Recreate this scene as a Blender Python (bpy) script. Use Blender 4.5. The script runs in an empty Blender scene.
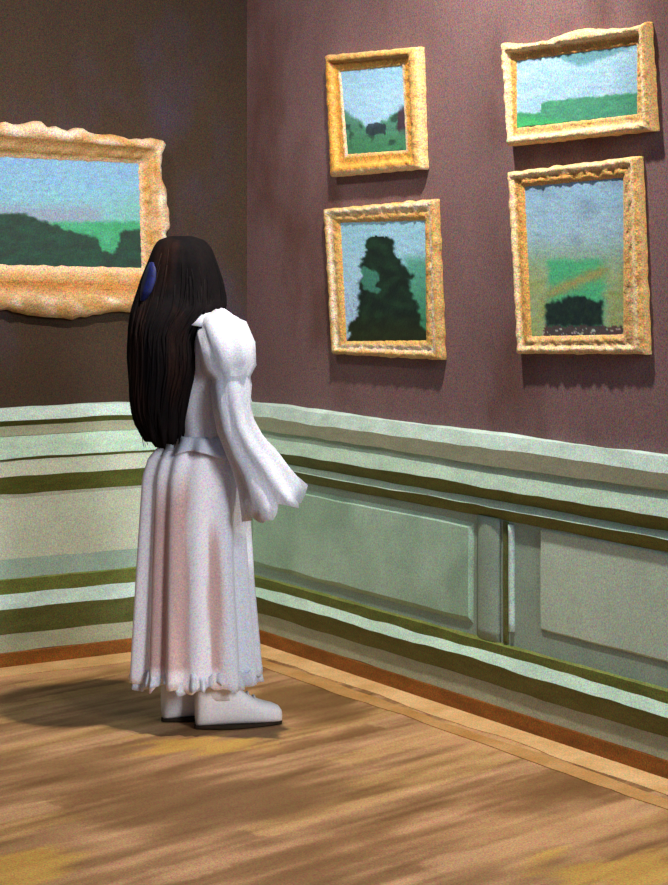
import bpy, bmesh, math, random
from mathutils import Vector, noise, Matrix

random.seed(4)
scene = bpy.context.scene
col = scene.collection

# ------------------------------------------------------------------ camera
W, H = 668.0, 885.0
F = 1975.0            # focal length in pixels
HOR = 250.0           # eye line
EYE = 1.606
cd = bpy.data.cameras.new('camera')
cam = bpy.data.objects.new('camera', cd)
col.objects.link(cam)
cam.location = (0, 0, EYE)
cam.rotation_euler = (math.pi / 2, 0, 0)
cd.sensor_fit = 'VERTICAL'
cd.sensor_height = 36.0
cd.lens = 36.0 * F / H
cd.shift_y = -(H / 2 - HOR) / H
cd.clip_end = 200
scene.camera = cam

# ------------------------------------------------------------------ light
wd = bpy.data.worlds.new('world')
scene.world = wd
wd.use_nodes = True
wbg = wd.node_tree.nodes['Background']
wbg.inputs[0].default_value = (0.36, 0.60, 1.0, 1)
wbg.inputs[1].default_value = 0.15

def lamp(name, kind, loc, target, energy, color, **kw):
    ld = bpy.data.lights.new(name, kind)
    ld.energy = energy
    ld.color = color
    for k, v in kw.items():
        setattr(ld, k, v)
    o = bpy.data.objects.new(name, ld)
    col.objects.link(o)
    o.location = loc
    d = Vector(target) - Vector(loc)
    o.rotation_euler = d.to_track_quat('-Z', 'Y').to_euler()
    return o

# gallery ceiling lamp close to the right wall: frame shadows fall down, the visitor's falls left
lamp('ceiling_lamp', 'SPOT', (0.12, 6.14, 3.6), (-0.35, 6.45, 0.0), 520, (1.0, 0.93, 0.85),
     shadow_soft_size=0.05, spot_size=math.radians(122), spot_blend=1.0)
# added fill spot to lift the dark corner and the left wall
lamp('corner_fill', 'SPOT', (-1.35, 6.35, 3.75), (-0.55, 8.0, 2.3), 150, (1.0, 0.92, 0.84),
     shadow_soft_size=0.10, spot_size=math.radians(84), spot_blend=1.0)
# added wide fill that brightens the visitor and only grazes the right wall
lamp('visitor_fill', 'AREA', (3.25, 0.85, 3.2), (-0.5, 6.9, 0.7), 335, (0.88, 0.93, 1.0),
     shape='RECTANGLE', size=1.2, size_y=2.4)

vs = scene.view_settings
vs.view_transform = 'Standard'
vs.look = 'None'
vs.exposure = -0.12
vs.gamma = 1.0
vs.use_curve_mapping = False

# ------------------------------------------------------------------ helpers
def lin(c):
    out = []
    for v in c[:3]:
        v = max(0.0, v) / 255.0
        out.append(v / 12.92 if v <= 0.04045 else ((v + 0.055) / 1.055) ** 2.4)
    return (out[0], out[1], out[2], 1.0)

def mixc(a, b, t):
    t = max(0.0, min(1.0, t))
    return tuple(a[i] + (b[i] - a[i]) * t for i in range(3))

def sst(a, b, x):
    t = max(0.0, min(1.0, (x - a) / (b - a)))
    return t * t * (3 - 2 * t)

def nz(x, y=0.0, z=0.0):
    return noise.noise(Vector((x, y, z)))

def material(name, c1, c2=None, rough=0.7, scale=3.0, stretch=(1, 1, 1), contrast=(0.35, 0.65), grain=0.22,
             gscale=210.0, attr=None, bump=0.0, spec=0.25, c3=None, scale3=1.3):
    m = bpy.data.materials.new(name)
    m.use_nodes = True
    nt = m.node_tree
    N, L = nt.nodes, nt.links
    b = N['Principled BSDF']
    b.inputs['Roughness'].default_value = rough
    b.inputs['Specular IOR Level'].default_value = spec
    tc = N.new('ShaderNodeTexCoord')
    mp = N.new('ShaderNodeMapping')
    mp.inputs['Scale'].default_value = stretch
    L.new(tc.outputs['Object'], mp.inputs['Vector'])
    def noise_tex(s, vec, detail=4.0):
        n = N.new('ShaderNodeTexNoise')
        n.inputs['Scale'].default_value = s
        n.inputs['Detail'].default_value = detail
        n.inputs['Roughness'].default_value = 0.6
        L.new(vec, n.inputs['Vector'])
        return n
    def ramp(inp, lo, hi):
        r = N.new('ShaderNodeMapRange')
        r.inputs['From Min'].default_value = lo
        r.inputs['From Max'].default_value = hi
        L.new(inp, r.inputs['Value'])
        return r.outputs['Result']
    def mix(fac, a, bb, mode='MIX'):
        x = N.new('ShaderNodeMix')
        x.data_type = 'RGBA'
        x.blend_type = mode
        if isinstance(fac, float): x.inputs[0].default_value = fac
        else: L.new(fac, x.inputs[0])
        for sock, v in ((x.inputs[6], a), (x.inputs[7], bb)):
            if isinstance(v, tuple): sock.default_value = v
            else: L.new(v, sock)
        return x.outputs[2]
    n1 = noise_tex(scale, mp.outputs['Vector'])
    fac = ramp(n1.outputs['Fac'], *contrast)
    if attr:
        at = N.new('ShaderNodeAttribute')
        at.attribute_name = attr
        base = at.outputs['Color']
    elif c2 is not None:
        base = mix(fac, lin(c1), lin(c2))
        if c3 is not None:
            n3 = noise_tex(scale3, mp.outputs['Vector'])
            base = mix(ramp(n3.outputs['Fac'], 0.5, 0.62), base, lin(c3))
    else:
        base = mix(0.0, lin(c1), lin(c1))
    # fine weave of the surface
    g = noise_tex(gscale, tc.outputs['Object'], 1.0)
    cx = N.new('ShaderNodeVectorMath')
    cx.operation = 'MULTIPLY_ADD'
    A = grain * 14.0
    cx.inputs[1].default_value = (A, A, A)
    cx.inputs[2].default_value = (1 - A / 2,) * 3
    L.new(g.outputs['Color'], cx.inputs[0])
    cl = N.new('ShaderNodeVectorMath')
    cl.operation = 'MAXIMUM'
    cl.inputs[1].default_value = (0.25,) * 3
    L.new(cx.outputs['Vector'], cl.inputs[0])
    base = mix(1.0, base, cl.outputs['Vector'], 'MULTIPLY')
    L.new(base, b.inputs['Base Color'])
    if bump > 0:
        bp = N.new('ShaderNodeBump')
        bp.inputs['Strength'].default_value = bump
        bp.inputs['Distance'].default_value = 0.01
        L.new(n1.outputs['Fac'], bp.inputs['Height'])
        L.new(bp.outputs['Normal'], b.inputs['Normal'])
    return m

def mesh_obj(name, verts, faces, mat, parent=None, smooth=False, colors=None):
    me = bpy.data.meshes.new(name)
    me.from_pydata([tuple(v) for v in verts], [], faces)
    me.update()
    bm = bmesh.new()
    bm.from_mesh(me)
    bmesh.ops.recalc_face_normals(bm, faces=bm.faces)
    bm.to_mesh(me)
    bm.free()
    if colors:
        ca = me.color_attributes.new('Paint', 'FLOAT_COLOR', 'POINT')
        for i, c in enumerate(colors):
            ca.data[i].color = lin(c)
    if smooth:
        for p in me.polygons: p.use_smooth = True
    if mat: me.materials.append(mat)
    o = bpy.data.objects.new(name, me)
    col.objects.link(o)
    if parent: o.parent = parent
    return o

def empty(name, loc=(0, 0, 0), rz=0.0):
    o = bpy.data.objects.new(name, None)
    o.empty_display_size = 0.1
    col.objects.link(o)
    o.location = loc
    o.rotation_euler = (0, 0, rz)
    return o

def struct(o):
    o['kind'] = 'structure'
    return o

class Loft:
    """collects rings / grids into one mesh"""
    def __init__(self):
        self.v, self.f, self.c = [], [], []
    def rings(self, rings, cap0=True, cap1=True, cols=None):
        b = len(self.v)
        n = len(rings[0])
        for i, r in enumerate(rings):
            for j, p in enumerate(r):
                self.v.append(Vector(p))
                if cols: self.c.append(cols[i][j])
        for i in range(len(rings) - 1):
            for j in range(n):
                a = b + i * n + j
                k = b + i * n + (j + 1) % n
                self.f.append((a, k, k + n, a + n))
        if cap0: self.f.append(tuple(b + j for j in range(n))[::-1])
        if cap1: self.f.append(tuple(b + (len(rings) - 1) * n + j for j in range(n)))
    def tube(self, pts, radii, n=8, flat=1.0):
        pts = [Vector(p) for p in pts]
        rings = []
        up = None
        for i, p in enumerate(pts):
            t = (pts[min(i + 1, len(pts) - 1)] - pts[max(i - 1, 0)]).normalized()
            if up is None:
                up = Vector((0, 0, 1)) if abs(t.z) < 0.9 else Vector((1, 0, 0))
            s = t.cross(up).normalized()
            u = s.cross(t).normalized()
            up = u
            rings.append([p + radii[i] * (math.cos(a) * s + flat * math.sin(a) * u)
                          for a in (2 * math.pi * k / n for k in range(n))])
        self.rings(rings)
    def ball(self, c, r, n=14, m=9):
        c = Vector(c)
        rings = []
        for i in range(m):
            th = math.pi * (i + 0.5) / m
            rings.append([c + Vector((r[0] * math.sin(th) * math.cos(2 * math.pi * j / n),
                                      r[1] * math.sin(th) * math.sin(2 * math.pi * j / n),
                                      r[2] * math.cos(th))) for j in range(n)])
        self.rings(rings)
    def build(self, name, mat, parent=None, smooth=True):
        return mesh_obj(name, self.v, self.f, mat, parent, smooth, self.c or None)

# ------------------------------------------------------------------ room geometry
CORNER = Vector((-0.361, 8.2, 0))
RDIR = Vector((0.637, -1, 0)).normalized()
RNOR = Vector((-1, -0.637, 0)).normalized()
LDIR = Vector((-1.571, -1, 0)).normalized()
LNOR = Vector((1, -1.571, 0)).normalized()

def hit(px, py, side, d=0.0):
    """pixel of the photograph -> (along wall, height) on the wall plane, d in front of it"""
    D, Nn = (RDIR, RNOR) if side == 'r' else (LDIR, LNOR)
    ray = Vector(((px - W / 2) / F, 1, -(py - HOR) / F))
    o = Vector((0, 0, EYE))
    t = ((CORNER + Nn * d) - o).dot(Nn) / ray.dot(Nn)
    p = o + ray * t
    return ((p - CORNER).dot(D), p.z)

def wp(side, u, z, d):
    D, Nn = (RDIR, RNOR) if side == 'r' else (LDIR, LNOR)
    return CORNER + D * u + Nn * d + Vector((0, 0, z))

def floor_at(px, py):
    t = F * EYE / (py - HOR)
    return Vector(((px - W / 2) / F * t, t, 0))

# ---- walls
LEN_R, LEN_L, HEI = 8.6, 6.0, 4.6
M_wall_r = material('mauve_wall_paint', (122, 94, 95), (106, 80, 80), rough=0.85, scale=2.2, stretch=(1, 1, 0.6),
                    contrast=(0.3, 0.7), bump=0.15, c3=(92, 62, 55), scale3=1.1)
M_wall_l = material('brown_shaded_wall_paint', (66, 50, 36), (58, 43, 32), rough=0.85, scale=1.6, stretch=(1, 1, 0.6),
                    contrast=(0.35, 0.65), bump=0.15, c3=(64, 52, 60), scale3=1.2)  # same paint as the right wall, its weaker light put into the colour

def wall(name, side, L, mat):
    th = 0.15
    D, Nn = (RDIR, RNOR) if side == 'r' else (LDIR, LNOR)
    v = []
    for d in (0, -th):
        u0 = 0 if d == 0 else -th
        v += [wp(side, u0, -0.0, d), wp(side, L, 0.0, d), wp(side, L, HEI, d), wp(side, u0, HEI, d)]
    f = [(0, 1, 2, 3), (4, 5, 6, 7), (0, 1, 5, 4), (1, 2, 6, 5), (2, 3, 7, 6), (3, 0, 4, 7)]
    return struct(mesh_obj(name, v, f, mat))
wall('wall_right', 'r', LEN_R, M_wall_r)
wall('wall_left', 'l', LEN_L, M_wall_l)

# ---- floor: diagonal boards, colours per board
PA = math.radians(45)
PD = Vector((math.sin(PA), math.cos(PA), 0))      # along the boards
PN = Vector((math.cos(PA), -math.sin(PA), 0))
def board_color(p):
    a, b = p.dot(PD), p.dot(PN)
    bw = 0.12
    k = math.floor(b / bw + 0.28 * nz(a * 1.6, b * 1.3, 7) + 0.18 * nz(a * 6, b * 8, 17))
    rr = random.Random(k * 77 + 5)
    off = rr.random() * 1.4
    ln = 0.9 + rr.random() * 0.5
    j = math.floor((a + off) / ln)
    r2 = random.Random(k * 131 + j * 17 + 3)
    t = r2.random()
    tone = mixc((142, 104, 68), (166, 126, 88), t)
    if r2.random() < 0.22: tone = mixc(tone, (120, 82, 46), 0.6)
    if r2.random() < 0.15: tone = mixc(tone, (176, 138, 80), 0.5)
    s = nz(a * 1.8, b * 13, 1.0) * 0.75 + nz(a * 4, b * 40, 4.0) * 0.5 + nz(a * 7, b * 11, 14.0) * 0.3
    tone = mixc(tone, (104, 70, 36) if s < 0 else (198, 152, 112), min(0.85, abs(s) * 1.15))
    return tone

def stain_and_shade(p):
    """old dark varnish and painted shade on the boards in the middle, worn ochre nearer the room"""
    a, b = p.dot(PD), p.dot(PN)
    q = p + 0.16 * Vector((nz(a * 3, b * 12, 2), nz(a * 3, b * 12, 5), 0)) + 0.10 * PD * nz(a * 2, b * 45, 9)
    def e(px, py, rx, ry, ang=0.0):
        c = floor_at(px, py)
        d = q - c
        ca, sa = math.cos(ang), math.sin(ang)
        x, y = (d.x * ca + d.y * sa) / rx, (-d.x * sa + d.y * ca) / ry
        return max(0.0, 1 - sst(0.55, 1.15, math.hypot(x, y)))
    dark = max(e(310, 700, 0.24, 0.36), e(225, 800, 0.46, 0.30, 0.6), 0.5 * e(60, 770, 0.3, 0.22, 0.5))  # dark also paints in shade beside the visitor's feet
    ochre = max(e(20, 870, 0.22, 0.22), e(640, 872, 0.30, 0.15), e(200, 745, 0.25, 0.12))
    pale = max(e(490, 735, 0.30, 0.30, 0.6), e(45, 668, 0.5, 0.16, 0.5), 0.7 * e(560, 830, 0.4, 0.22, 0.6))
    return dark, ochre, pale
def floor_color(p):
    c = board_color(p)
    d, o, w = stain_and_shade(p)
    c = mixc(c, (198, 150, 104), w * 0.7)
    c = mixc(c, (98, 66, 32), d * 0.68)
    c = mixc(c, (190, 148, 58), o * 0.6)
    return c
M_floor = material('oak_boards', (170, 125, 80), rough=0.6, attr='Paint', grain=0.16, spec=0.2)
fv, fc, ff = [], [], []
# fine patch where it is seen close, coarse elsewhere: a (along right wall) x (along left wall) grid
def axis(lim, fine_to, st):
    out, x = [], 0.0
    while x < fine_to:
        out.append(x); x += st
    while x < lim:
        out.append(x); x += 0.12
    out.append(lim)
    return out
us = axis(8.6, 4.6, 0.016)
ws = axis(6.0, 2.3, 0.016)
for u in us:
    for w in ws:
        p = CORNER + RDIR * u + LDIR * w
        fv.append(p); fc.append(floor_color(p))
nw = len(ws)
for i in range(len(us) - 1):
    for j in range(nw - 1):
        ff.append((i * nw + j, i * nw + j + 1, (i + 1) * nw + j + 1, (i + 1) * nw + j))
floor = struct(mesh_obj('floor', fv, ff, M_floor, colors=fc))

# ---- floor border strips (pale inlay, then a darker orange one) along both walls
M_pale = material('pale_border_wood', (214, 174, 122), (192, 148, 92), rough=0.6, scale=6, grain=0.14)
M_orange = material('orange_border_wood', (164, 116, 58), (184, 140, 88), rough=0.6, scale=5, grain=0.14)
def border(name, side, d0, d1, L, mat, start):
    v, f = [], []
    n = 90
    for i in range(n + 1):
        u = start + (L - start) * i / n
        for k, d in enumerate((d0, d1)):
            dd = d + ((0.022 * nz(u * 2.3, k * 5 + d0 * 90, 3) + 0.012 * nz(u * 7, k * 5 + d0 * 70, 6)) if not (k == 0 and d0 < 0.04) else 0)
            for z in (0.0, 0.003):
                q = wp(side, u, z, dd)
                v.append(q)
    for i in range(n):
        a = i * 4; b = a + 4
        f += [(a + 1, a + 3, b + 3, b + 1), (a, a + 1, b + 1, b), (a + 2, a + 3, b + 3, b + 2)]
    return struct(mesh_obj(name, v, f, mat))
border('trim_3', 'r', 0.032, 0.15, 6.5, M_pale, 0.03)
border('trim_4', 'r', 0.175, 0.245, 6.5, M_orange, 0.225)
border('trim_5', 'l', 0.032, 0.19, 5.0, M_pale, 0.27)

# ---- wainscot
M_mint = material('mint_paint', (184, 208, 188), (166, 192, 172), rough=0.55, scale=7, stretch=(1, 1, 3), grain=0.14)
M_white = material('pale_mint_paint', (184, 204, 194), (164, 184, 172), rough=0.55, scale=8, stretch=(1, 1, 3), grain=0.14)
M_grey = material('sage_grey_paint', (166, 168, 142), (150, 156, 130), rough=0.6, scale=8, stretch=(1, 1, 3), grain=0.14)
M_olive = material('olive_paint_and_shade', (112, 120, 58), (94, 102, 46), rough=0.6, scale=9, stretch=(1, 1, 3), grain=0.2)  # painted-in shade under the ledges; plain paint on the lower panel moulding
M_dkolive = material('deep_olive_shade', (90, 98, 52), (106, 112, 66), rough=0.6, scale=7, stretch=(1, 1, 4), grain=0.2)  # shade of the undercut and the groove put into the colour
M_panelg = material('green_panel_paint', (160, 190, 168), (142, 174, 152), rough=0.6, scale=3.5, grain=0.14, c3=(174, 204, 184))
M_panelw = material('greige_panel_paint', (194, 202, 182), (180, 190, 168), rough=0.6, scale=3, grain=0.14)
M_panelr = material('pale_sage_panel_paint', (188, 208, 190), (172, 192, 174), rough=0.6, scale=3, grain=0.14)
M_blue = material('blue_green_paint', (138, 160, 146), (152, 172, 156), rough=0.6, scale=5, grain=0.14)
M_brown = material('brown_baseboard_wood', (146, 90, 36), (116, 70, 26), rough=0.5, scale=5, stretch=(1, 1, 4), grain=0.2)

def strip(name, side, prof, u0, u1, mat, parent, seed, wob=0.004):
    """moulding: a polyline profile (p out, z up) run along the wall; edges a little uneven"""
    v, f = [], []
    n = max(2, int((u1 - u0) / 0.04))
    K = len(prof)
    for i in range(n + 1):
        u = u0 + (u1 - u0) * i / n
        for (p, z) in prof:
            s = round(z * 1000)
            dz = wob * (1.3 * nz(u * 2.2, s * 0.37, 1.5) + 0.9 * nz(u * 8, s * 0.91, 8.5))
            v.append(wp(side, u, z + dz, p))
    for i in range(n):
        for k in range(K - 1):
            a = i * K + k
            f.append((a, a + 1, a + K + 1, a + K))
    return mesh_obj(name, v, f, mat, parent)

def wainscot(tname, side, rows, L, extra=None):
    t = struct(empty(tname, wp(side, 0, 0, 0)))
    inv = Matrix.Translation(-t.location)
    for (nm, prof, mat, wob) in rows:
        o = strip(nm, side, prof, 0.0, L, mat, t, 0, wob)
        o.data.transform(inv)
    return t, inv

rows_r = [
    ('cap_rail',      [(0.0, 0.981), (0.034, 0.979), (0.052, 0.930)], M_white, 0.005),
    ('cap_fascia',    [(0.052, 0.930), (0.048, 0.878)], M_grey, 0.005),
    ('frieze',        [(0.048, 0.878), (0.034, 0.876), (0.054, 0.797)], M_mint, 0.005),
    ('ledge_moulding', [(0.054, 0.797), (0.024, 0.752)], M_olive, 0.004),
    ('bead',          [(0.024, 0.752), (0.040, 0.729)], M_mint, 0.003),
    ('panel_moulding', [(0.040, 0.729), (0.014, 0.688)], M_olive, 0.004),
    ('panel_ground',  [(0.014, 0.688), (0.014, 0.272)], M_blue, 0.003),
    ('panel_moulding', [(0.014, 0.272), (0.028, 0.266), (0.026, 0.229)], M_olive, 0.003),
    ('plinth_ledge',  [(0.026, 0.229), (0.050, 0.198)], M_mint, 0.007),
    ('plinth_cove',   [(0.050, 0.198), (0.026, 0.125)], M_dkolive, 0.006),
    ('plinth',        [(0.026, 0.125), (0.030, 0.058)], M_grey, 0.004),
]
rows_l = [
    ('cap_rail',      [(0.0, 0.999), (0.034, 0.997), (0.052, 0.950)], M_white, 0.005),
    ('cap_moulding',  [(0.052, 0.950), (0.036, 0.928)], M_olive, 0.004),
    ('cap_fascia',    [(0.036, 0.928), (0.038, 0.893)], M_grey, 0.005),
    ('frieze',        [(0.038, 0.893), (0.036, 0.890), (0.054, 0.809)], M_mint, 0.005),
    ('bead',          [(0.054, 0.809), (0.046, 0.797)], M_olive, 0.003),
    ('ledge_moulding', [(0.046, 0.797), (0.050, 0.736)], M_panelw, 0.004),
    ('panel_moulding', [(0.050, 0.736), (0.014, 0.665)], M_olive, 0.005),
    ('panel',         [(0.014, 0.665), (0.010, 0.650), (0.010, 0.412)], M_panelw, 0.006),
    ('panel_bevel',   [(0.010, 0.412), (0.022, 0.340)], M_blue, 0.006),
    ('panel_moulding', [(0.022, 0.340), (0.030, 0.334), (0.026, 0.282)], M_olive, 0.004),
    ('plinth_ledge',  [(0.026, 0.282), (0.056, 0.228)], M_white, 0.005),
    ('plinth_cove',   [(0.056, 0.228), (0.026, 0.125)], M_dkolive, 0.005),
    ('plinth',        [(0.026, 0.125), (0.030, 0.058)], M_grey, 0.004),
]
tl, _ = wainscot('trim_1', 'l', rows_l, 5.8)
tr, inv_r = wainscot('trim_2', 'r', rows_r, 8.4)

def panel(name, side, u0, u1, z0, z1, mat, parent, inv, p0=0.014, p1=0.024, bev=0.03, wob=0.005):
    """raised field with a bevelled edge"""
    v, f = [], []
    def edge(a0, a1, b0, b1, p, s):
        pts = []
        n = 24
        for i in range(n): pts.append((a0 + (a1 - a0) * i / n, b0))
        for i in range(n): pts.append((a1, b0 + (b1 - b0) * i / n))
        for i in range(n): pts.append((a1 - (a1 - a0) * i / n, b1))
        for i in range(n): pts.append((a0, b1 - (b1 - b0) * i / n))
        return [wp(side, u + wob * nz(z * 9, u * 9, s), z + wob * nz(u * 6, z * 6, s + 3), p) for u, z in pts]
    r0 = edge(u0, u1, z0, z1, p0 - 0.006, 1)
    r1 = edge(u0 + bev, u1 - bev, z0 + bev, z1 - bev, p1, 2)
    lf = Loft()
    lf.rings([r0, r1], cap0=False, cap1=True)
    o = lf.build(name, mat, parent, smooth=False)
    o.data.transform(inv)
    return o
u_a = hit(479, 560, 'r')[0]
u_b = hit(512, 560, 'r')[0]
u_c = hit(543, 560, 'r')[0]
panel('panel', 'r', 0.06, u_a, 0.300, 0.672, M_panelg, tr, inv_r)
panel('panel', 'r', u_c, u_c + 1.5, 0.345, 0.690, M_panelr, tr, inv_r, bev=0.012, p1=0.020)
panel('panel', 'r', u_c + 1.75, u_c + 3.2, 0.345, 0.680, M_panelr, tr, inv_r, bev=0.012, p1=0.020)
# the upright between the panels: rounded stile with an olive groove, recess shade put into its colour
def upright(name, u0, u1, p, z0, z1, mat, rounded=True):
    lf = Loft()
    rings = []
    for i in range(13):
        z = z0 + (z1 - z0) * i / 12
        du = 0.004 * nz(z * 7, u0 * 3, 2)
        ring = []
        for k in range(7):
            t = k / 6
            b = math.sin(math.pi * t) ** 0.6 if rounded else (1 if 0 < k < 6 else 0)
            ring.append(wp('r', u0 + (u1 - u0) * t + du, z, 0.013 + p * b))
        rings.append(ring)
    lf.rings(rings)
    o = lf.build(name, mat, tr, smooth=True)
    o.data.transform(inv_r)
    return o
upright('stile', u_a + 0.004, hit(505, 560, 'r')[0], 0.012, 0.268, 0.692, M_blue)
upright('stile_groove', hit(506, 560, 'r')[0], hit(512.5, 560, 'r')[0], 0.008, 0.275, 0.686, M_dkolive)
upright('stile_bead', hit(513, 560, 'r')[0], hit(518, 560, 'r')[0], 0.016, 0.32, 0.680, M_white)

def baseboard(name, side, L):
    lf = strip(name, side, [(0.0, 0.0585), (0.031, 0.0585), (0.033, 0.054), (0.033, 0.0)], 0.0, L, M_brown, None, 0, 0.0)
    return struct(lf)
baseboard('baseboard_left', 'l', 5.8)
baseboard('baseboard_right', 'r', 8.4)

# ------------------------------------------------------------------ framed pictures
M_gilt = material('gilt_frame', (200, 150, 70), rough=0.45, attr='Paint', grain=0.22, bump=0.5, scale=60, spec=0.4)
M_canvas = material('oil_on_canvas', (120, 150, 150), rough=0.55, attr='Paint', grain=0.16, bump=0.2, scale=40)
M_back = material('dark_backing_wood', (60, 38, 24), (44, 28, 18), rough=0.8, scale=20)

def lerp2(q, s, t):
    a = Vector(q[0]).lerp(Vector(q[1]), s)
    b = Vector(q[3]).lerp(Vector(q[2]), s)
    return a.lerp(b, t)

def picture(side, outer, inner, depth, art, tint, label, profile, wave=None, wob=0.004, seed=0, lump=0.006, seat=0.58):
    """outer / inner: TL TR BR BL in photo pixels; unprojected on the wall at the frame's own depth"""
    cd_ = depth * seat
    O = [Vector(hit(x, y, side, 0.0 if (side == 'r' and k in (1, 2)) else depth * 0.9)) for k, (x, y) in enumerate(outer)]
    I = [Vector(hit(x, y, side, cd_)) for x, y in inner]
    cu = sum((p.x for p in O)) / 4
    base = wp(side, cu, min(O[2].y, O[3].y), 0)
    root = empty('framed_painting', base)
    root['label'] = label
    root['category'] = 'painting'
    root['group'] = 'gilt framed landscapes on the gallery walls'
    inv = Matrix.Translation(-base)
    nseg = 44
    verts, cols, faces = [], [], []
    K = len(profile)
    M = nseg * 4
    for sd in range(4):
        a, b = sd, (sd + 1) % 4
        for i in range(nseg):
            t = i / nseg
            po = O[a].lerp(O[b], t)
            pi = I[a].lerp(I[b], t)
            out = (po - pi)
            edge = min(t, 1 - t) * 2
            damp = min(1.0, edge * 6)
            for k, (s, dp) in enumerate(profile):
                q = po.lerp(pi, s)
                arc = sd * 9.1 + t * (O[b] - O[a]).length * 22
                if s < 0.35:
                    w = wob * nz(arc, seed, s * 0.2) * 2.0 * (1 - s / 0.35)
                    q = q + out.normalized() * w
                    if wave: q = q + wave(sd, t, s) * (1 - s / 0.35)
                elif s > 0.6:
                    q = q + out.normalized() * (wob * 0.9 * nz(arc * 1.3, seed + 40, 3)) * (damp if s > 0.9 else 1)
                d = depth * dp
                if 0.05 < s < 0.9 and dp > 0.3:
                    d += lump * (nz(arc * 1.7, seed + 9, s * 5) + 0.5 * nz(arc * 4.1, seed + 19, s * 9))
                verts.append(wp(side, q.x, q.y, max(0.0015, d)))
                cols.append(tint(sd, t, s, arc, seed))
    for m in range(M):
        n = (m + 1) % M
        for k in range(K - 1):
            faces.append((m * K + k, n * K + k, n * K + k + 1, m * K + k + 1))
    fr = mesh_obj('frame', [inv @ v for v in verts], faces, M_gilt, root, True, cols)
    # canvas
    nu, nv = 110, 110
    IE = []
    cI = sum(I, Vector((0, 0))) / 4
    for p in I: IE.append(p + (p - cI) * 0.03)
    pE = [Vector(q) for q in inner]
    cP = sum(pE, Vector((0, 0))) / 4
    pE = [p + (p - cP) * 0.03 for p in pE]
    verts, cols, faces = [], [], []
    for j in range(nv + 1):
        for i in range(nu + 1):
            s, t = i / nu, j / nv
            q = lerp2(IE, s, t)
            pp = lerp2(pE, s, t)
            verts.append(inv @ wp(side, q.x, q.y, cd_))
            jx = 2.2 * nz(pp.x * 0.16, pp.y * 0.16, seed) + 1.0 * nz(pp.x * 0.5, pp.y * 0.5, seed + 3)
            jy = 2.2 * nz(pp.x * 0.16, pp.y * 0.16, seed + 30) + 1.0 * nz(pp.x * 0.5, pp.y * 0.5, seed + 33)
            c = art(pp.x + jx, pp.y + jy)
            sh = 0.5 + 0.5 * nz(pp.x * 0.12, pp.y * 0.35, seed + 8)
            c = tuple(max(0, v * (0.93 + 0.14 * sh)) for v in c)
            cols.append(c)
    for j in range(nv):
        for i in range(nu):
            a = j * (nu + 1) + i
            faces.append((a, a + 1, a + nu + 2, a + nu + 1))
    mesh_obj('canvas', verts, faces, M_canvas, root, False, cols)
    # wooden backing box between frame and wall
    lf = Loft()
    def ring(d, k):
        c = sum(O, Vector((0, 0))) / 4
        return [inv @ wp(side, (c + (p - c) * k).x, (c + (p - c) * k).y, d) for p in O]
    lf.rings([ring(0.002, 0.93), ring(0.010, 0.93)])
    lf.build('backing', M_back, root, smooth=False)
    return root

PROF = [(0.0, 0.03), (0.0, 0.55), (0.06, 0.80), (0.16, 0.98), (0.28, 1.0), (0.38, 0.86), (0.52, 0.74), (0.62, 0.80),
        (0.72, 0.84), (0.80, 0.78), (0.92, 0.68), (1.0, 0.55)]
DEEP = [(0.0, 0.03), (0.0, 0.55), (0.05, 0.80), (0.14, 0.97), (0.28, 1.0), (0.40, 0.96), (0.46, 0.80), (0.50, 0.62), (0.62, 0.56),
        (0.80, 0.54), (0.90, 0.56), (1.0, 0.46)]
GOLD, CREAM, TAN, ORANGE, BRONZE = (206, 156, 74), (240, 226, 204), (208, 172, 122), (212, 146, 60), (150, 114, 60)

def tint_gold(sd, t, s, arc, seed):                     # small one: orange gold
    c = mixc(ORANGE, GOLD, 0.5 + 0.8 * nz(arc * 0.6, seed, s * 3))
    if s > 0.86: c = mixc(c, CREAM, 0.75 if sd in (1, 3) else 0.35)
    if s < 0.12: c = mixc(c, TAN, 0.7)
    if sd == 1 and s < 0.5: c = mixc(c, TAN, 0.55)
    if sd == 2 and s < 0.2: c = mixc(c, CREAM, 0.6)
    if sd == 0: c = mixc(c, TAN if s < 0.4 else (118, 90, 44), 0.45)  # inner part of the top rail darkened as shade under the lip
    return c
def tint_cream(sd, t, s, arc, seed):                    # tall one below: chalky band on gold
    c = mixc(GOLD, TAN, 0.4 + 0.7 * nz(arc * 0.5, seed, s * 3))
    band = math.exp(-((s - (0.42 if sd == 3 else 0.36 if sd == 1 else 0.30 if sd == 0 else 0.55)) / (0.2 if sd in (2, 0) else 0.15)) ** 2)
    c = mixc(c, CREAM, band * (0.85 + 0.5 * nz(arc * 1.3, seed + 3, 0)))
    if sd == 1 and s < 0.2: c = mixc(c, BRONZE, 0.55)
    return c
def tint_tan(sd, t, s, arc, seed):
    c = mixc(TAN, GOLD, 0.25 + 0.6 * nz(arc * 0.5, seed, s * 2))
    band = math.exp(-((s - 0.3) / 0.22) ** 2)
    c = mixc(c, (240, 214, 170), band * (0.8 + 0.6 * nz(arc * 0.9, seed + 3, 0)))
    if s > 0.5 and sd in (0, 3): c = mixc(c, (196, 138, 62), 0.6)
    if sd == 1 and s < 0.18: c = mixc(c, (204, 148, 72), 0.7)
    return c
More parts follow.
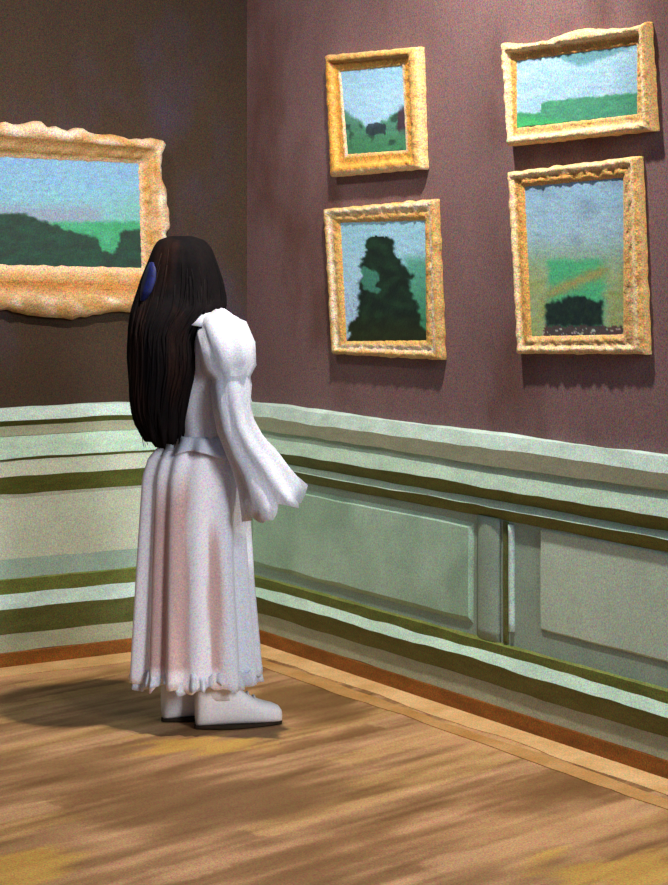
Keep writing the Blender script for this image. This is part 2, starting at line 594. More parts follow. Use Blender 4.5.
def tint_old(sd, t, s, arc, seed):
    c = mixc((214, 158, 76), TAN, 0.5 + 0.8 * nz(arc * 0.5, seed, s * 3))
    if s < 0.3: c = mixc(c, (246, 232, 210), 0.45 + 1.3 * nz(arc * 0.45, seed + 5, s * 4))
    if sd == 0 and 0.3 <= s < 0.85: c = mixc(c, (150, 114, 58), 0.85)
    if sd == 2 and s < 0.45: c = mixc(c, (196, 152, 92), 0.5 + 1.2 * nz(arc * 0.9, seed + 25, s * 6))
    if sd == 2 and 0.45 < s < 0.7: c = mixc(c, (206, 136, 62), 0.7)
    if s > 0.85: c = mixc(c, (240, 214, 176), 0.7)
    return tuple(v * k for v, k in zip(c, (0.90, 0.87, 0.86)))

# pictures (generic landscapes), laid out by position on the canvas
def art_small(x, y):
    c = mixc((150, 196, 226), (164, 206, 236), sst(70, 100, y) + 0.4 * nz(x * .1, y * .1, 3))
    hx = x - 372
    line = 128 - min(20, abs(hx) * 0.62) + 3 * nz(x * .2, 1, 2)
    g = mixc((84, 138, 122), (66, 128, 92), sst(112, 150, y))
    g = mixc(g, (44, 72, 62), 0.8 * sst(0.1, 0.5, nz(x * .13, y * .13, 9)))
    c = mixc(c, g, sst(line - 3, line + 3, y))
    if abs(x - 377) < 9 and 124 < y < 134: c = mixc(c, (40, 50, 62), 0.8)
    if x > 398: c = mixc(c, (70, 44, 60), 0.85 * sst(104, 112, y) * (1 - sst(126, 136, y)))
    return c
def art_trees(x, y):
    c = mixc((146, 196, 218), (166, 206, 232), sst(220, 300, y) + 0.4 * nz(x * .08, y * .08, 3))
    teal = mixc((86, 160, 142), (60, 132, 98), sst(262, 335, y))
    c = mixc(c, teal, sst(398, 410, x + 6 * nz(y * .1, 2, 1)) * sst(250, 266, y))
    if x < 360: c = mixc(c, (148, 140, 190), 0.55 * sst(0.05, 0.3, nz(x * .4, y * .4, 7)) * sst(285, 300, y))
    pts_l = [(236, 372), (242, 366), (250, 368), (258, 362), (266, 363), (285, 361), (300, 359), (318, 357), (326, 349), (345, 346)]
    pts_r = [(236, 388), (242, 394), (256, 396), (262, 404), (272, 410), (290, 412), (305, 416), (320, 422), (345, 430)]
    def ev(pts):
        if y <= pts[0][0]: return None
        for (y0, x0), (y1, x1) in zip(pts, pts[1:]):
            if y <= y1: return x0 + (x1 - x0) * (y - y0) / (y1 - y0)
        return pts[-1][1]
    x += 4.0 * nz(y * .10, 1, 5) + 2.5 * nz(y * .22, x * .2, 8)
    l, r = ev(pts_l), ev(pts_r)
    if l is not None:
        k = sst(l - 2, l + 2, x) * (1 - sst(r - 2, r + 3, x))
        d = mixc((14, 34, 30), (26, 56, 40), 0.4 + nz(x * .1, y * .1, 11))
        d = mixc(d, (40, 42, 18), 0.6 * sst(305, 338, y))
        c = mixc(c, d, k)
    gx = math.hypot((x - 371 - (y - 278) * 0.25) / 9.5, (y - 279) / 13) + 0.5 * nz(x * .16, y * .16, 21)
    c = mixc(c, (70, 140, 122), 0.85 * (1 - sst(0.7, 1.1, gx)))
    return c
def art_wide(x, y):
    c = mixc((146, 186, 212), (164, 200, 220), 0.5 + nz(x * .06, y * .1, 3))
    wdg = 66 - abs(x - 583) * 0.35
    c = mixc(c, (98, 148, 160), (1 - sst(wdg - 3, wdg + 2, y)) * sst(548, 562, x))
    c = mixc(c, (140, 180, 204), 0.5 * sst(615, 634, x))
    line = 100 - (x - 560) * 0.10 if x > 543 else 113 - 0.0 * x
    g = mixc((66, 138, 112), (78, 150, 120), 0.5 + nz(x * .08, y * .2, 5))
    g = mixc(g, (64, 168, 104), sst(114, 122, y + (540 - x) * 0.1))
    c = mixc(c, g, sst(line - 1.5, line + 1.5, y))
    low = 126 - (x - 518) * 0.10
    c = mixc(c, (52, 40, 24), 0.85 * sst(low, low + 3, y))
    return c
def art_tall(x, y):
    c = mixc((138, 176, 204), (150, 182, 196), sst(180, 255, y) + 0.5 * nz(x * .05, y * .06, 3))
    c = mixc(c, (112, 140, 164), 0.55 * sst(-0.1, 0.6, nz(x * .035, y * .06, 12)) * (1 - sst(235, 262, y)))
    c = mixc(c, (134, 166, 150), sst(232, 262, y))
    xm = x + 5 * nz(y * .12, 3, 3)
    mid = sst(543, 553, xm) * (1 - sst(600, 614, xm))
    c = mixc(c, (74, 168, 122), mid * sst(256, 264, y))
    ol = mixc((140, 156, 96), (150, 168, 128), 0.5 + nz(x * .1, y * .1, 5))
    c = mixc(c, ol, (1 - mid) * sst(250, 285, y))
    dy = 296 - (x - 545) * 0.42
    c = mixc(c, (146, 146, 92), mid * math.exp(-((y - dy) / 6.5) ** 2))
    top = 303 - 7 * math.exp(-((x - 578) / 18) ** 2) + 3 * nz(x * .25, 0, 2)
    k = sst(544, 549, x) * (1 - sst(602, 606, x)) * sst(top - 2, top + 2, y) * (1 - sst(324, 328, y))
    c = mixc(c, mixc((14, 34, 36), (24, 48, 40), 0.5 + nz(x * .2, y * .2, 2)), k)
    if y > 326 and 544 < x < 622:
        c = mixc(c, (72, 48, 56) if nz(x * .35, y * .5, 4) < 0.32 or y < 329 else (176, 168, 166), 0.85)
    return c
def art_left(x, y):
    c = mixc((122, 164, 196), (122, 174, 188), sst(160, 215, y) + 0.4 * nz(x * .05, y * .1, 3))
    c = mixc(c, (112, 170, 158), 0.75 * sst(95, 130, x + (y - 200) * 0.4) * sst(185, 215, y))
    c = mixc(c, (132, 142, 160), 0.8 * sst(198, 214, y) * (1 - sst(85, 110, x)))
    line = 213 + 2 * nz(x * .2, 0, 1) if x < 18 else 213 + (x - 18) * 0.36 if x < 60 else 229 + (x - 60) * 0.25
    line += (252 - line) * sst(94, 101, x)
    if x >= 110: line += (230 + 6 * nz(x * .22, 0, 4) - line) * sst(111, 122, x)
    grn = mixc((58, 146, 98), (72, 156, 118), 0.5 + nz(x * .1, y * .1, 6))
    c = mixc(c, grn, sst(219, 224, y) * sst(38, 52, x))
    d = mixc((38, 54, 46), (36, 72, 56), 0.5 + 0.9 * nz(x * .06, y * .12, 7))
    c = mixc(c, d, sst(line - 1.5, line + 2, y))
    return c

def wave_top(side_amp, freq, ph, which=(0,)):
    def f(sd, t, s):
        if sd in which:
            return Vector((0, side_amp * math.sin(freq * t * math.pi * 2 + ph) * (1 if sd == 0 else -1)))
        return Vector((0, 0))
    return f
def wave_crest(sd, t, s):
    # carved leaf crest on top and scalloped apron below
    if sd == 0:
        return Vector((0, 0.020 * max(0, math.exp(-((t - 0.58) / 0.055) ** 2)) + 0.012 * math.exp(-((t - 0.72) / 0.04) ** 2)
                       + 0.008 * math.sin(t * 55) * 0.5 + 0.012 * sst(0.95, 1.0, t)))
    if sd == 1:
        return Vector((0.018 * (-math.exp(-((t - 0.42) / 0.16) ** 2)) + 0.012 * math.exp(-((t - 0.16) / 0.08) ** 2), 0))
    if sd == 2:
        k = 1 - t
        return Vector((0, -0.022 * math.exp(-((k - 0.64) / 0.12) ** 4) + 0.012 * math.exp(-((k - 0.84) / 0.05) ** 2)))
    return Vector((0, 0))

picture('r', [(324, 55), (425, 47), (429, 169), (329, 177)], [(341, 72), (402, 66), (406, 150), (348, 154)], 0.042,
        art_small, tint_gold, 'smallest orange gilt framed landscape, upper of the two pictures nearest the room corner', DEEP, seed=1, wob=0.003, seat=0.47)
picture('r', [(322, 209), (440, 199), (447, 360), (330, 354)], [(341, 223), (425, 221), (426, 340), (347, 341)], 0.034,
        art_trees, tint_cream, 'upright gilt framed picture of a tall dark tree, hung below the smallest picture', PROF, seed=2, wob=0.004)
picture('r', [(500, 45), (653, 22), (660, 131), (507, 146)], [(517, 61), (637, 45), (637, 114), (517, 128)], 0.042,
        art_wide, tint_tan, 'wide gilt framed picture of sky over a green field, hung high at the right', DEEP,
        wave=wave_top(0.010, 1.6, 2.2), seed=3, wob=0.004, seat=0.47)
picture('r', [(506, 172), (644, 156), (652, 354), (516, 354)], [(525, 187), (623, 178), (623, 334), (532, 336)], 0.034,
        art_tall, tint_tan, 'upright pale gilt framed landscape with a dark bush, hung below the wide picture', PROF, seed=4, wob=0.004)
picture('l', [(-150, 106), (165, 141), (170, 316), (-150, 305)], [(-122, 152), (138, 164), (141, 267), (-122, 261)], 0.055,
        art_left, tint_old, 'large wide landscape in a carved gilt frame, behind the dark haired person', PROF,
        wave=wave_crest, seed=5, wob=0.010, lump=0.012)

# ------------------------------------------------------------------ the visitor
PX, PY = -0.434, 6.68
FA = math.radians(24)            # facing right and a little away from the viewer
M_skin = material('skin', (214, 168, 142), (204, 154, 128), rough=0.55, scale=12, grain=0.05)
M_blouse = material('white_cotton', (216, 216, 224), (192, 196, 208), rough=0.8, scale=9, stretch=(1, 1, 0.4), grain=0.1, bump=0.3)
M_skirt = material('white_and_rose_skirt_cloth', (230, 220, 222), rough=0.8, attr='Paint', grain=0.1, bump=0.25, scale=14)
M_boot = material('white_leather', (242, 238, 240), (232, 228, 232), rough=0.5, scale=10, grain=0.06)
M_sole = material('dark_brown_sole', (52, 36, 20), (40, 28, 16), rough=0.8, scale=12)
M_hair = material('dark_brown_hair', (22, 17, 17), (13, 11, 13), rough=0.85, scale=18, stretch=(1, 1, 0.12), grain=0.15, spec=0.06,
                  c3=(36, 22, 18), scale3=6)
M_clip = material('deep_blue_clip', (22, 30, 92), (14, 20, 62), rough=0.6, scale=20)
M_lip = material('lips', (170, 92, 88), rough=0.5, grain=0.03)
M_eye = material('eye_white', (225, 222, 218), rough=0.3, grain=0.02)
M_iris = material('iris_brown', (50, 32, 22), rough=0.3, grain=0.02)

def skinned(verts, edges, radii, lv=1):
    me = bpy.data.meshes.new('tmp')
    me.from_pydata(verts, edges, [])
    o = bpy.data.objects.new('tmp', me)
    col.objects.link(o)
    m = o.modifiers.new('skin', 'SKIN')
    m.use_smooth_shade = True
    for i, r in enumerate(radii):
        sv = me.skin_vertices[0].data[i]
        sv.radius = r if isinstance(r, tuple) else (r, r)
        sv.use_root = (i == 0)
    s = o.modifiers.new('sub', 'SUBSURF'); s.levels = lv; s.render_levels = lv
    dg = bpy.context.evaluated_depsgraph_get()
    dg.update()
    ev = o.evaluated_get(dg)
    out = bpy.data.meshes.new_from_object(ev)
    bpy.data.objects.remove(o)
    return out

# local frame: x forward, y to the person's left, z up
V = [(-0.01, 0, 0.93), (-0.012, 0, 1.06), (-0.015, 0, 1.20), (-0.015, 0, 1.33), (-0.012, 0, 1.40), (-0.020, 0, 1.45), (-0.036, 0, 1.50)]
R = [(0.15, 0.10), (0.125, 0.09), (0.14, 0.10), (0.13, 0.085), (0.062, 0.06), (0.052, 0.052), (0.05, 0.05)]
E = [(0, 1), (1, 2), (2, 3), (3, 4), (4, 5), (5, 6)]
HANDS = []
for s in (-1, 1):
    b = len(V)
    V += [(-0.012, s * 0.155, 1.365), (0.0, s * 0.19, 1.24), (0.015, s * 0.222, 1.085), (0.062, s * 0.230, 0.985), (0.122, s * 0.230, 0.890),
          (0.144, s * 0.229, 0.856)]
    R += [0.055, 0.046, 0.038, 0.034, 0.026, (0.034, 0.020)]
    E += [(3, b), (b, b + 1), (b + 1, b + 2), (b + 2, b + 3), (b + 3, b + 4), (b + 4, b + 5)]
    HANDS.append((s, Vector(V[b + 4]), Vector(V[b + 5])))
    f = len(V)
    hx = 0.05 if s < 0 else -0.02      # right foot a little ahead of the left
    V += [(-0.01, s * 0.085, 0.86), (hx * 0.5 + 0.01, s * 0.088, 0.50), (hx, s * 0.085, 0.12), (hx + 0.0, s * 0.085, 0.06), (hx + 0.13, s * 0.088, 0.045)]
    R += [0.085, 0.058, 0.040, 0.036, 0.034]
    E += [(0, f), (f, f + 1), (f + 1, f + 2), (f + 2, f + 3), (f + 3, f + 4)]
body_me = skinned(V, E, R, 2)
bm = bmesh.new()
bm.from_mesh(body_me)
# head with a face, turned a little further away
lf = Loft()
HC = Vector((-0.046, 0, 1.526))
HA = math.radians(48)      # the head is turned further away
rings = []
for i in range(25):
    th = math.pi * (i + 0.4) / 25.0
    z = math.cos(th)
    ring = []
    for j in range(36):
        ph = 2 * math.pi * j / 36
        x, y = math.cos(ph) * math.sin(th), math.sin(ph) * math.sin(th)
        px_, py_, pz_ = x * 0.092, y * 0.071, z * 0.112
        if z < 0:                                    # jaw narrows to the chin
            py_ *= 1 - 0.30 * (-z) ** 1.3
            if x < 0: px_ *= 1 - 0.25 * (-z)
            else: px_ *= 1 + 0.05 * (-z)
        fr = max(0, x)
        px_ += 0.020 * math.exp(-(y / 0.17) ** 2) * math.exp(-((z + 0.18) / 0.14) ** 2) * fr          # nose
        px_ -= 0.010 * math.exp(-((abs(y) - 0.36) / 0.15) ** 2) * math.exp(-((z - 0.02) / 0.11) ** 2) * fr    # eye sockets
        px_ += 0.006 * math.exp(-(y / 0.3) ** 2) * math.exp(-((z + 0.52) / 0.09) ** 2) * fr            # lips
        px_ += 0.007 * math.exp(-(y / 0.25) ** 2) * math.exp(-((z + 0.85) / 0.12) ** 2) * fr           # chin
        ring.append(HC + Vector((px_, py_, pz_)))
    rings.append(ring)
lf.rings(rings)
HR = Matrix.Rotation(HA, 3, 'Z')
def hd_(v): return HC + HR @ Vector(v)
lf.v = [hd_(v - HC) for v in lf.v]
for s in (-1, 1):
    lf.ball(HC + HR @ Vector((-0.008, s * 0.072, -0.012)), (0.017, 0.008, 0.030), 10, 7)
# hands: palm, four fingers curled, thumb on the side
for s, wr, pm in HANDS:
    d = (pm - wr).normalized()
    side = Vector((0, 1, 0))
    nrm = d.cross(side).normalized() * 1.0
    if nrm.x > 0: nrm = -nrm                       # palm side: back and down
    side = Vector((0, -s, 0))                      # thumb side: towards the body
    pc = wr + d * 0.055
    lf.tube([wr, wr + d * 0.03, pc, wr + d * 0.088], [0.024, 0.033, 0.038, 0.034], 10, 0.45)
    for k, ln in enumerate((0.066, 0.075, 0.070, 0.054)):
        r0 = wr + d * 0.075 + side * (0.027 - 0.018 * k)
        p1 = r0 + d * (ln * 0.48) + nrm * 0.010
        p2 = p1 + d * (ln * 0.25) + nrm * (ln * 0.25)
        p3 = p2 + d * (ln * 0.08) + nrm * (ln * 0.30)
        lf.tube([r0, p1, p2, p3], [0.0095, 0.0088, 0.008, 0.0062], 8)
    t0 = wr + d * 0.03 + side * 0.024
    lf.tube([t0, t0 + d * 0.028 + side * 0.020 + nrm * 0.006, t0 + d * 0.055 + side * 0.024 + nrm * 0.014], [0.012, 0.011, 0.008], 8)
base = len(bm.verts)
vs_ = [bm.verts.new(v) for v in lf.v]
bm.verts.ensure_lookup_table()
for f in lf.f:
    try: bm.faces.new([vs_[i] for i in f])
    except ValueError: pass
bm.to_mesh(body_me)
bm.free()
tmp = bpy.data.objects.new('tmp', body_me)
col.objects.link(tmp)
rm = tmp.modifiers.new('rm', 'REMESH'); rm.mode = 'VOXEL'; rm.voxel_size = 0.0055; rm.use_smooth_shade = True
dg = bpy.context.evaluated_depsgraph_get(); dg.update()
pm_ = bpy.data.meshes.new_from_object(tmp.evaluated_get(dg))
bpy.data.objects.remove(tmp)
bm = bmesh.new(); bm.from_mesh(pm_)
left, isl = set(bm.verts), []
while left:
    st = [left.pop()]; cur = list(st)
    while st:
        for e_ in st.pop().link_edges:
            for w_ in e_.verts:
                if w_ in left: left.discard(w_); st.append(w_); cur.append(w_)
    isl.append(cur)
isl.sort(key=len, reverse=True)
print('islands', [len(i) for i in isl][:8], [tuple(round(c, 3) for c in i[0].co) for i in isl[:8]])
for i in isl[1:]: bmesh.ops.delete(bm, geom=i, context='VERTS')
bm.to_mesh(pm_); bm.free()
pm_.materials.clear(); pm_.materials.append(M_skin)
for p in pm_.polygons: p.use_smooth = True
person = bpy.data.objects.new('person', pm_)
col.objects.link(person)
person.location = (PX, PY, 0.0)
person.rotation_euler = (0, 0, FA)
person['label'] = 'person with long dark hair, white blouse, long skirt and white boots, facing the pictures'
person['category'] = 'person'

# eyes and mouth
for s in (-1, 1):
    lf = Loft(); lf.ball(hd_((0.076, s * 0.029, 0.003)), (0.0115, 0.0125, 0.0085), 12, 8)
    e = lf.build('eye', M_eye, person)
    lf = Loft(); lf.ball(hd_((0.0845, s * 0.030, 0.003)), (0.004, 0.0055, 0.0055), 10, 6)
    lf.build('iris', M_iris, e)
lf = Loft()
lf.tube([hd_((0.084, -0.022, -0.060)), hd_((0.093, -0.008, -0.057)), hd_((0.093, 0.008, -0.057)), hd_((0.084, 0.022, -0.060))],
        [0.002, 0.0055, 0.0055, 0.002], 8)
lf.build('mouth', M_lip, person)

def to_local(x, y, z):
    """offset from the person in room axes -> person's own axes"""
    c, s_ = math.cos(-FA), math.sin(-FA)
    return Vector((x * c - y * s_, x * s_ + y * c, z))
PPM = F / PY
def zpx(y): return EYE - (y - HOR) / PPM
def xpx(x): return (x - W / 2) / PPM - PX

# ---- skirt: gathered at the waist, folds opening to the hem
NS = 120
lf = Loft()
rings, cols = [], []
rows = 34
prof_l = [(436, 176), (444, 160), (455, 147), (475, 141), (520, 139), (580, 136), (640, 133), (682, 131), (694, 133)]
prof_r = [(436, 240), (444, 244), (455, 248), (475, 250), (520, 249), (580, 252), (640, 257), (682, 260), (694, 259)]
def pl(pts, y):
    if y <= pts[0][0]: return pts[0][1]
    for (a, b), (c, d) in zip(pts, pts[1:]):
        if y <= c: return b + (d - b) * (y - a) / (c - a)
    return pts[-1][1]
for i in range(rows + 1):
    y = 436 + (679 - 436) * i / rows
    xl, xr = xpx(pl(prof_l, y)), xpx(pl(prof_r, y))
    cx, hw = (xl + xr) / 2, (xr - xl) / 2
    open_ = i / rows
    ring, cr = [], []
    for j in range(NS):
        a = 2 * math.pi * j / NS
        fold = 0.5 * math.sin(a * 13 + 1.2 * math.sin(a * 3) + 0.5) + 0.35 * math.sin(a * 7 + 2.0) + 0.3 * nz(math.cos(a) * 5, math.sin(a) * 5, open_ * 1.2)
        amp = 0.010 + 0.020 * open_ ** 0.8
        r = hw * 0.95 + amp * fold
        dep = 0.80 if y > 450 else 0.72
        hem = 0.0
        if i >= rows - 1: hem = 0.014 * math.sin(a * 9 + 1) + 0.010 * math.sin(a * 17)
        zz = zpx(y) + hem
        if i < 2: zz += 0.004 * math.sin(a * 20)
        ring.append(to_local(cx + r * math.cos(a), (r * dep) * math.sin(a), zz))
        # rose godets sewn between the white panels
        X = math.cos(a); 
        Xw = X + 0.06 * nz(open_ * 2.5, a, 3) + 0.05 * nz(a * 5, open_ * 4, 5)
        if math.sin(a) < 0.15:
            rose = max(sst(-0.80, -0.70, Xw) * (1 - sst(-0.10, 0.0, Xw)) * (1 - 0.45 * math.exp(-((Xw + 0.36) / 0.06) ** 2)),
                       0.95 * sst(0.30, 0.35, Xw) * (1 - sst(0.46, 0.54, Xw)) * sst(0.3, 0.45, open_))
        else:
            rose = sst(0.0, 0.5, math.sin(a * 6 + 1.0))
        rose *= sst(0.06, 0.26, open_ + 0.1 * X) * (0.95 if open_ < 0.94 else 0.3)
        cool_shade = sst(0.45, 0.65, Xw) * (math.sin(a) < 0.15)  # right side greyed, shade painted into the cloth
        cr.append(mixc(mixc((250, 246, 252), (214, 218, 230), cool_shade), (206, 170, 164), rose))
    rings.append(ring); cols.append(cr)
lf.rings(rings, cap0=False, cap1=False, cols=cols)
sk = lf.build('skirt', M_skirt, person)
sm = sk.modifiers.new('thickness', 'SOLIDIFY'); sm.thickness = 0.004; sm.offset = -1
# hem ruffle
lf = Loft()
rings = []
for i in range(5):
    t = i / 4
    ring = []
    for j in range(NS * 2):
        a = 2 * math.pi * j / (NS * 2)
        xl, xr = xpx(132), xpx(259)
        cx, hw = (xl + xr) / 2, (xr - xl) / 2
        r = hw * 0.94 + 0.008 * t + (0.006 + 0.008 * t) * math.sin(a * 34 + 2 * math.sin(a * 5)) + 0.012 * math.sin(a * 13 + 1.2 * math.sin(a * 3) + 0.5)
        z = zpx(666) - 0.046 * t - 0.015 * t * math.sin(a * 7 + 0.6) + 0.008 * math.sin(a * 15)
        ring.append(to_local(cx + r * math.cos(a), r * 0.80 * math.sin(a), z))
    rings.append(ring)
lf.rings(rings, cap0=False, cap1=False)
rf = lf.build('hem_ruffle', M_blouse, sk)
sm = rf.modifiers.new('thickness', 'SOLIDIFY'); sm.thickness = 0.003

# ---- blouse: body, sleeves with wide cuffs, collar, short peplum
lf = Loft()
tor = [(0.955, 0.100, 0.128), (1.00, 0.103, 0.132), (1.08, 0.112, 0.146), (1.18, 0.122, 0.162), (1.27, 0.122, 0.174), (1.335, 0.110, 0.178),
       (1.37, 0.092, 0.160), (1.395, 0.074, 0.115), (1.415, 0.064, 0.078), (1.432, 0.060, 0.064)]
rings = []
for k, (z, ax, ay) in enumerate(tor):
    ring = []
    for j in range(60):
        a = 2 * math.pi * j / 60
        w = 0.004 * math.sin(a * 11 + z * 9) + 0.005 * nz(math.cos(a) * 4, math.sin(a) * 4, z * 8)
        if k > 7: w *= 0.3
        ring.append(Vector((-0.010 + (ax + w) * math.cos(a) + (0.008 * math.cos(a) if math.cos(a) > 0 and 1.1 < z < 1.3 else 0), (ay + w) * math.sin(a), z)))
    rings.append(ring)
lf.rings(rings, cap0=False, cap1=False)
bl = lf.build('blouse', M_blouse, person)
def sleeve(s):
    lf = Loft()
    path = [(-0.012, s * 0.115, 1.352, 0.062), (-0.006, s * 0.160, 1.330, 0.084), (0.004, s * 0.184, 1.278, 0.092), (0.010, s * 0.200, 1.215, 0.086),
            (0.012, s * 0.206, 1.185, 0.062), (0.012, s * 0.210, 1.16, 0.066), (0.014, s * 0.218, 1.09, 0.060), (0.022, s * 0.226, 1.03, 0.060),
            (0.052, s * 0.230, 0.965, 0.066), (0.090, s * 0.232, 0.905, 0.078), (0.118, s * 0.232, 0.850, 0.090), (0.138, s * 0.232, 0.806, 0.098),
            (0.158, s * 0.232, 0.764, 0.112)]
    rings = []
    up = Vector((0, 1, 0))
    for i, (x, y, z, r) in enumerate(path):
        a0 = Vector(path[max(i - 1, 0)][:3]); a1 = Vector(path[min(i + 1, len(path) - 1)][:3])
        t = (a1 - a0).normalized()
        u = (up - t * up.dot(t)).normalized()
        v = t.cross(u)
        ring = []
        for j in range(36):
            a = 2 * math.pi * j / 36
            k = i / (len(path) - 1)
            rr = r * (1 + 0.075 * math.sin(a * 7 + i * 0.5) * (0.5 + k) + 0.035 * math.sin(a * 13 + i) + 0.10 * nz(math.cos(a) * 2, math.sin(a) * 2, i * 0.6 + s))
            q = Vector((x, y, z)) + u * (rr * math.cos(a)) + v * (rr * math.sin(a))
            if i >= len(path) - 2: q += t * (0.014 * math.sin(a * 5 + 1) + 0.010 * math.sin(a * 11)) + (q - Vector((x, y, z))) * 0.08 * math.sin(a * 9)
            ring.append(q)
        rings.append(ring)
    lf.rings(rings, cap0=False, cap1=False)
    o = lf.build('sleeve', M_blouse, bl)
    sm = o.modifiers.new('thickness', 'SOLIDIFY'); sm.thickness = 0.004; sm.offset = -1
    return o
for s in (-1, 1): sleeve(s)
# armband seam half way down the sleeve
# peplum
lf = Loft(); rings = []
for i in range(7):
    t = i / 6
    ring = []
    for j in range(90):
        a = 2 * math.pi * j / 90
        flare = 0.004 + 0.034 * t
        w = (0.003 + 0.010 * t) * math.sin(a * 12 + 0.7)
        drop = 0.055 * t * (1 + 0.25 * math.sin(a * 4 + 1.0))
        ring.append(Vector((-0.010 + (0.103 + flare + w) * math.cos(a), (0.131 + flare + w) * math.sin(a), 0.985 - drop)))
    rings.append(ring)
lf.rings(rings, cap0=False, cap1=False)
pp_ = lf.build('peplum', M_blouse, bl)
sm = pp_.modifiers.new('thickness', 'SOLIDIFY'); sm.thickness = 0.004
# collar, lying over the shoulders
lf = Loft(); rings = []
cprof = [(0.0, 0.004, 0.0), (0.10, 0.006, 0.012), (0.22, 0.014, 0.018), (0.45, 0.05, 0.000), (0.72, 0.085, -0.024), (1.0, 0.118, -0.060)]
for (t, out, dz) in cprof:
    ring = []
    for j in range(64):
        a = 2 * math.pi * j / 64
        gap = math.exp(-((((a + math.pi) % (2 * math.pi)) - math.pi) / 0.28) ** 2)
        o_ = out * (1 - 0.75 * gap * (t > 0.3))
        lx, ly = 0.060 + 0.72 * o_, 0.062 + 1.05 * o_
        ring.append(Vector((-0.008 + lx * math.cos(a), ly * math.sin(a), 1.425 + dz - 0.035 * max(0.0, math.cos(a)) - 0.012 * (1 if t > 0.05 else 0) + 0.004 * math.sin(a * 6 + t * 3) * t)))
    rings.append(ring)
lf.rings(rings, cap0=False, cap1=False)
co = lf.build('collar', M_blouse, bl)
sm = co.modifiers.new('thickness', 'SOLIDIFY'); sm.thickness = 0.005; sm.offset = 1

# ---- boots
def boot(heel_px, heel_py, ang, s):
    """white ankle boot: upper, dark sole"""
    h = floor_at(heel_px, heel_py)
    rel = to_local(h.x - PX, h.y - PY, 0)
    ra = ang - FA
    ca, sa = math.cos(ra), math.sin(ra)
    def pt(x, y, z): return Vector((rel.x + x * ca - y * sa, rel.y + x * sa + y * ca, z))
    # outline of the foot: (x along, half width, top height)
    lf = Loft(); rings = []
    sec = [(0.000, 0.026, 0.14), (0.012, 0.040, 0.165), (0.04, 0.046, 0.175), (0.10, 0.048, 0.17), (0.14, 0.048, 0.138), (0.170, 0.049, 0.112),
           (0.200, 0.050, 0.094), (0.232, 0.049, 0.082), (0.260, 0.043, 0.074), (0.282, 0.032, 0.064), (0.292, 0.016, 0.050)]
    for (x, hw, tp) in sec:
        ring = []
        for j in range(20):
            a = 2 * math.pi * j / 20
            y = hw * math.copysign(abs(math.cos(a)) ** 0.7, math.cos(a))
            zc = (tp + 0.012) / 2
            z = zc + (tp - 0.012) / 2 * math.copysign(abs(math.sin(a)) ** 0.75, math.sin(a))
            ring.append(pt(x, y, z))
        rings.append(ring)
    lf.rings(rings)
    b = lf.build('boot', M_boot, person)
    # shaft
    lf = Loft(); rings = []
    for i in range(8):
        t = i / 7
        z = 0.10 + 0.17 * t
        ring = []
        for j in range(24):
            a = 2 * math.pi * j / 24
            w = 0.003 * math.sin(a * 4 + t * 12)
            ring.append(pt(0.076 + (0.074 + 0.004 * t + w) * math.cos(a), (0.050 + 0.008 * t + w) * math.sin(a), z))
        rings.append(ring)
    lf.rings(rings)
    lf.build('boot_shaft', M_boot, b)
    # sole with heel block
    lf = Loft()
    def outline(k, z, x0=-0.006, x1=0.296):
        r = []
        for j in range(32):
            a = 2 * math.pi * j / 32
            t = 0.5 - 0.5 * math.cos(a)
            hw = 0.5 * (0.074 + 0.026 * math.sin(math.pi * min(1, t * 1.05)) ** 2) * (math.sin(math.pi * min(max(t, 0.0), 1.0)) ** 0.35 if 0 < t < 1 else 0)
            r.append(pt(x0 + (x1 - x0) * t, hw * k * (1 if math.sin(a) >= 0 else -1), z))
        return r
    lf.rings([outline(0.96, 0.003), outline(1.06, 0.006), outline(1.06, 0.012), outline(1.0, 0.015)])
    lf.build('boot_sole', M_sole, b, smooth=False)
    # laces across the instep
    lf = Loft()
    for q in range(3):
        x = 0.150 + 0.022 * q
        tp = [0.132, 0.114, 0.101][q]
        lf.tube([pt(x, -0.026, tp - 0.012), pt(x + 0.004, -0.010, tp + 0.001), pt(x + 0.004, 0.010, tp + 0.001), pt(x, 0.026, tp - 0.012)], [0.003] * 4, 6)
    lf.build('lace', M_blouse, b)
boot(196, 729, math.radians(14), -1)
boot(163, 722, math.radians(22), 1)

# ---- hair
hp = [  # y px, left px, right px, depth centre, half depth
    (236, 170, 192, 0.00, 0.035), (240, 158, 204, 0.00, 0.075), (248, 153, 211, 0.00, 0.105), (262, 148, 217, -0.005, 0.122), (280, 141, 223, -0.01, 0.128),
    (296, 136, 226, -0.02, 0.132), (308, 133, 227, -0.045, 0.135), (322, 131, 213, -0.065, 0.13), (336, 131, 204, -0.075, 0.125), (352, 131, 205, -0.085, 0.12),
    (370, 132, 204, -0.085, 0.115), (390, 132, 197, -0.08, 0.11), (410, 134, 192, -0.075, 0.10), (425, 139, 189, -0.07, 0.085), (436, 147, 185, -0.07, 0.06)]
def hair_at(y):
    pts = hp
    if y <= pts[0][0]: return pts[0]
    for A, B in zip(pts, pts[1:]):
        if y <= B[0]:
            t = (y - A[0]) / (B[0] - A[0])
            return tuple(A[k] + (B[k] - A[k]) * t for k in range(5))
    return pts[-1]
lf = Loft(); rings = []
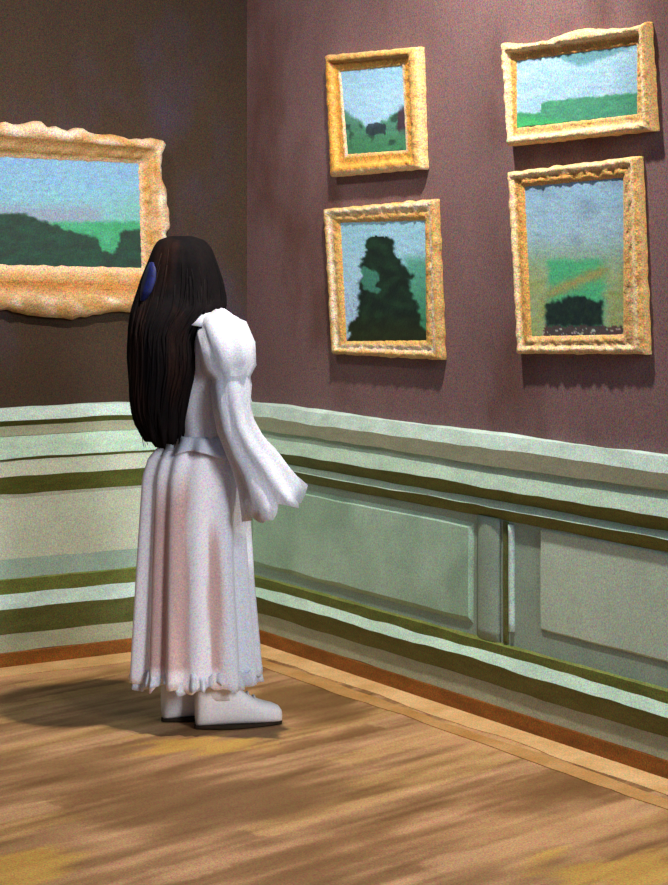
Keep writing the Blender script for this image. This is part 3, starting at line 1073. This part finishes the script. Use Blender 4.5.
for i in range(46):
    y = 236 + (434 - 236) * (i / 45) ** 1.3
    _, l, r, cy, hd = hair_at(y)
    xl, xr = xpx(l), xpx(r)
    cx, hw = (xl + xr) / 2, (xr - xl) / 2
    ring = []
    for j in range(110):
        a = 2 * math.pi * j / 110
        g = 1 + 0.012 * math.sin(a * 23 + 2 * nz(y * 0.02, a, 1)) * min(1, i / 10) + 0.05 * nz(math.cos(a) * 3, math.sin(a) * 3, y * 0.02)
        # leave the face free on the front side of the head
        rag = sst(395, 434, y) * (0.055 * nz(math.cos(a) * 4, math.sin(a) * 4, 3) + 0.045 * nz(math.cos(a) * 13, math.sin(a) * 13, 6) - 0.022 * math.cos(a))
        p = to_local(cx + hw * g * math.cos(a), cy + hd * g * math.sin(a), zpx(y) + rag)
        if 258 < y < 316:
            fwd = sst(258, 270, y) * (1 - sst(300, 316, y))
            q = HR.transposed() @ (Vector((p.x, p.y, 0)) - Vector((HC.x, HC.y, 0)))
            k_ = fwd * (1 - sst(0.050, 0.064, abs(q.y)))
            if k_ > 0 and q.x > 0.03:
                q.x = q.x + (0.035 - q.x) * k_
                q = HR @ q
                p.x, p.y = HC.x + q.x, HC.y + q.y
        ring.append(p)
    rings.append(ring)
lf.rings(rings)
rnd = random.Random(8)
for k in range(150):                                 # loose locks
    a = rnd.uniform(0, 2 * math.pi)
    y0 = rnd.uniform(242, 330)
    y1 = rnd.uniform(400, 440) if y0 < 300 else rnd.uniform(415, 446)
    pts, rad = [], []
    da = rnd.uniform(-0.25, 0.25)
    rr = rnd.uniform(0.003, 0.0065)
    skip = False
    for i in range(12):
        t = i / 11
        y = y0 + (y1 - y0) * t
        _, l, r, cy, hd = hair_at(min(y, 436))
        xl, xr = xpx(l), xpx(r)
        cx, hw = (xl + xr) / 2, (xr - xl) / 2
        aa = a + da * t
        p = to_local(cx + hw * 0.985 * math.cos(aa), cy + hd * 0.985 * math.sin(aa), zpx(y))
        p += Vector((0.006 * math.sin(t * 7 + k), 0.006 * math.cos(t * 6 + k * 2), 0)) * t
        qq = HR.transposed() @ Vector((p.x - HC.x, p.y - HC.y, 0))
        if 250 < y < 322 and qq.x > 0.03 and abs(qq.y) < 0.085: skip = True
        pts.append(p); rad.append(rr * (1 - 0.75 * t ** 3) * (0.5 + 0.5 * min(1, t * 5)))
    if not skip: lf.tube(pts, rad, 6)
hr = lf.build('hair', M_hair, person)
# blue clip at the back of the head
def hair_pt(px_, y, k):
    _, l, r, cy, hd = hair_at(y)
    xl, xr = xpx(l), xpx(r)
    cx, hw = (xl + xr) / 2, (xr - xl) / 2
    c = max(-0.98, min(0.98, (xpx(px_) - cx) / hw))
    sn = -math.sqrt(1 - c * c)
    return to_local(cx + hw * k * c, cy + hd * k * sn, zpx(y))
lf = Loft()
rings = []
ctr = [(154, 262, 0.3), (153, 270, 0.8), (151, 280, 1.0), (149, 290, 0.85), (146, 300, 0.3)]
for (cx_, y, wd_) in ctr:
    A = hair_pt(cx_ - 6.0 * wd_, y, 1.03); B = hair_pt(cx_ + 8.0 * wd_, y, 1.03)
    A2 = hair_pt(cx_ - 5 * wd_, y, 0.95); B2 = hair_pt(cx_ + 7 * wd_, y, 0.95)
    Mi = hair_pt(cx_ + 1, y, 1.08)
    rings.append([A, Mi, B, B2, A2])
lf.rings(rings)
lf.build('hair_clip', M_clip, person)
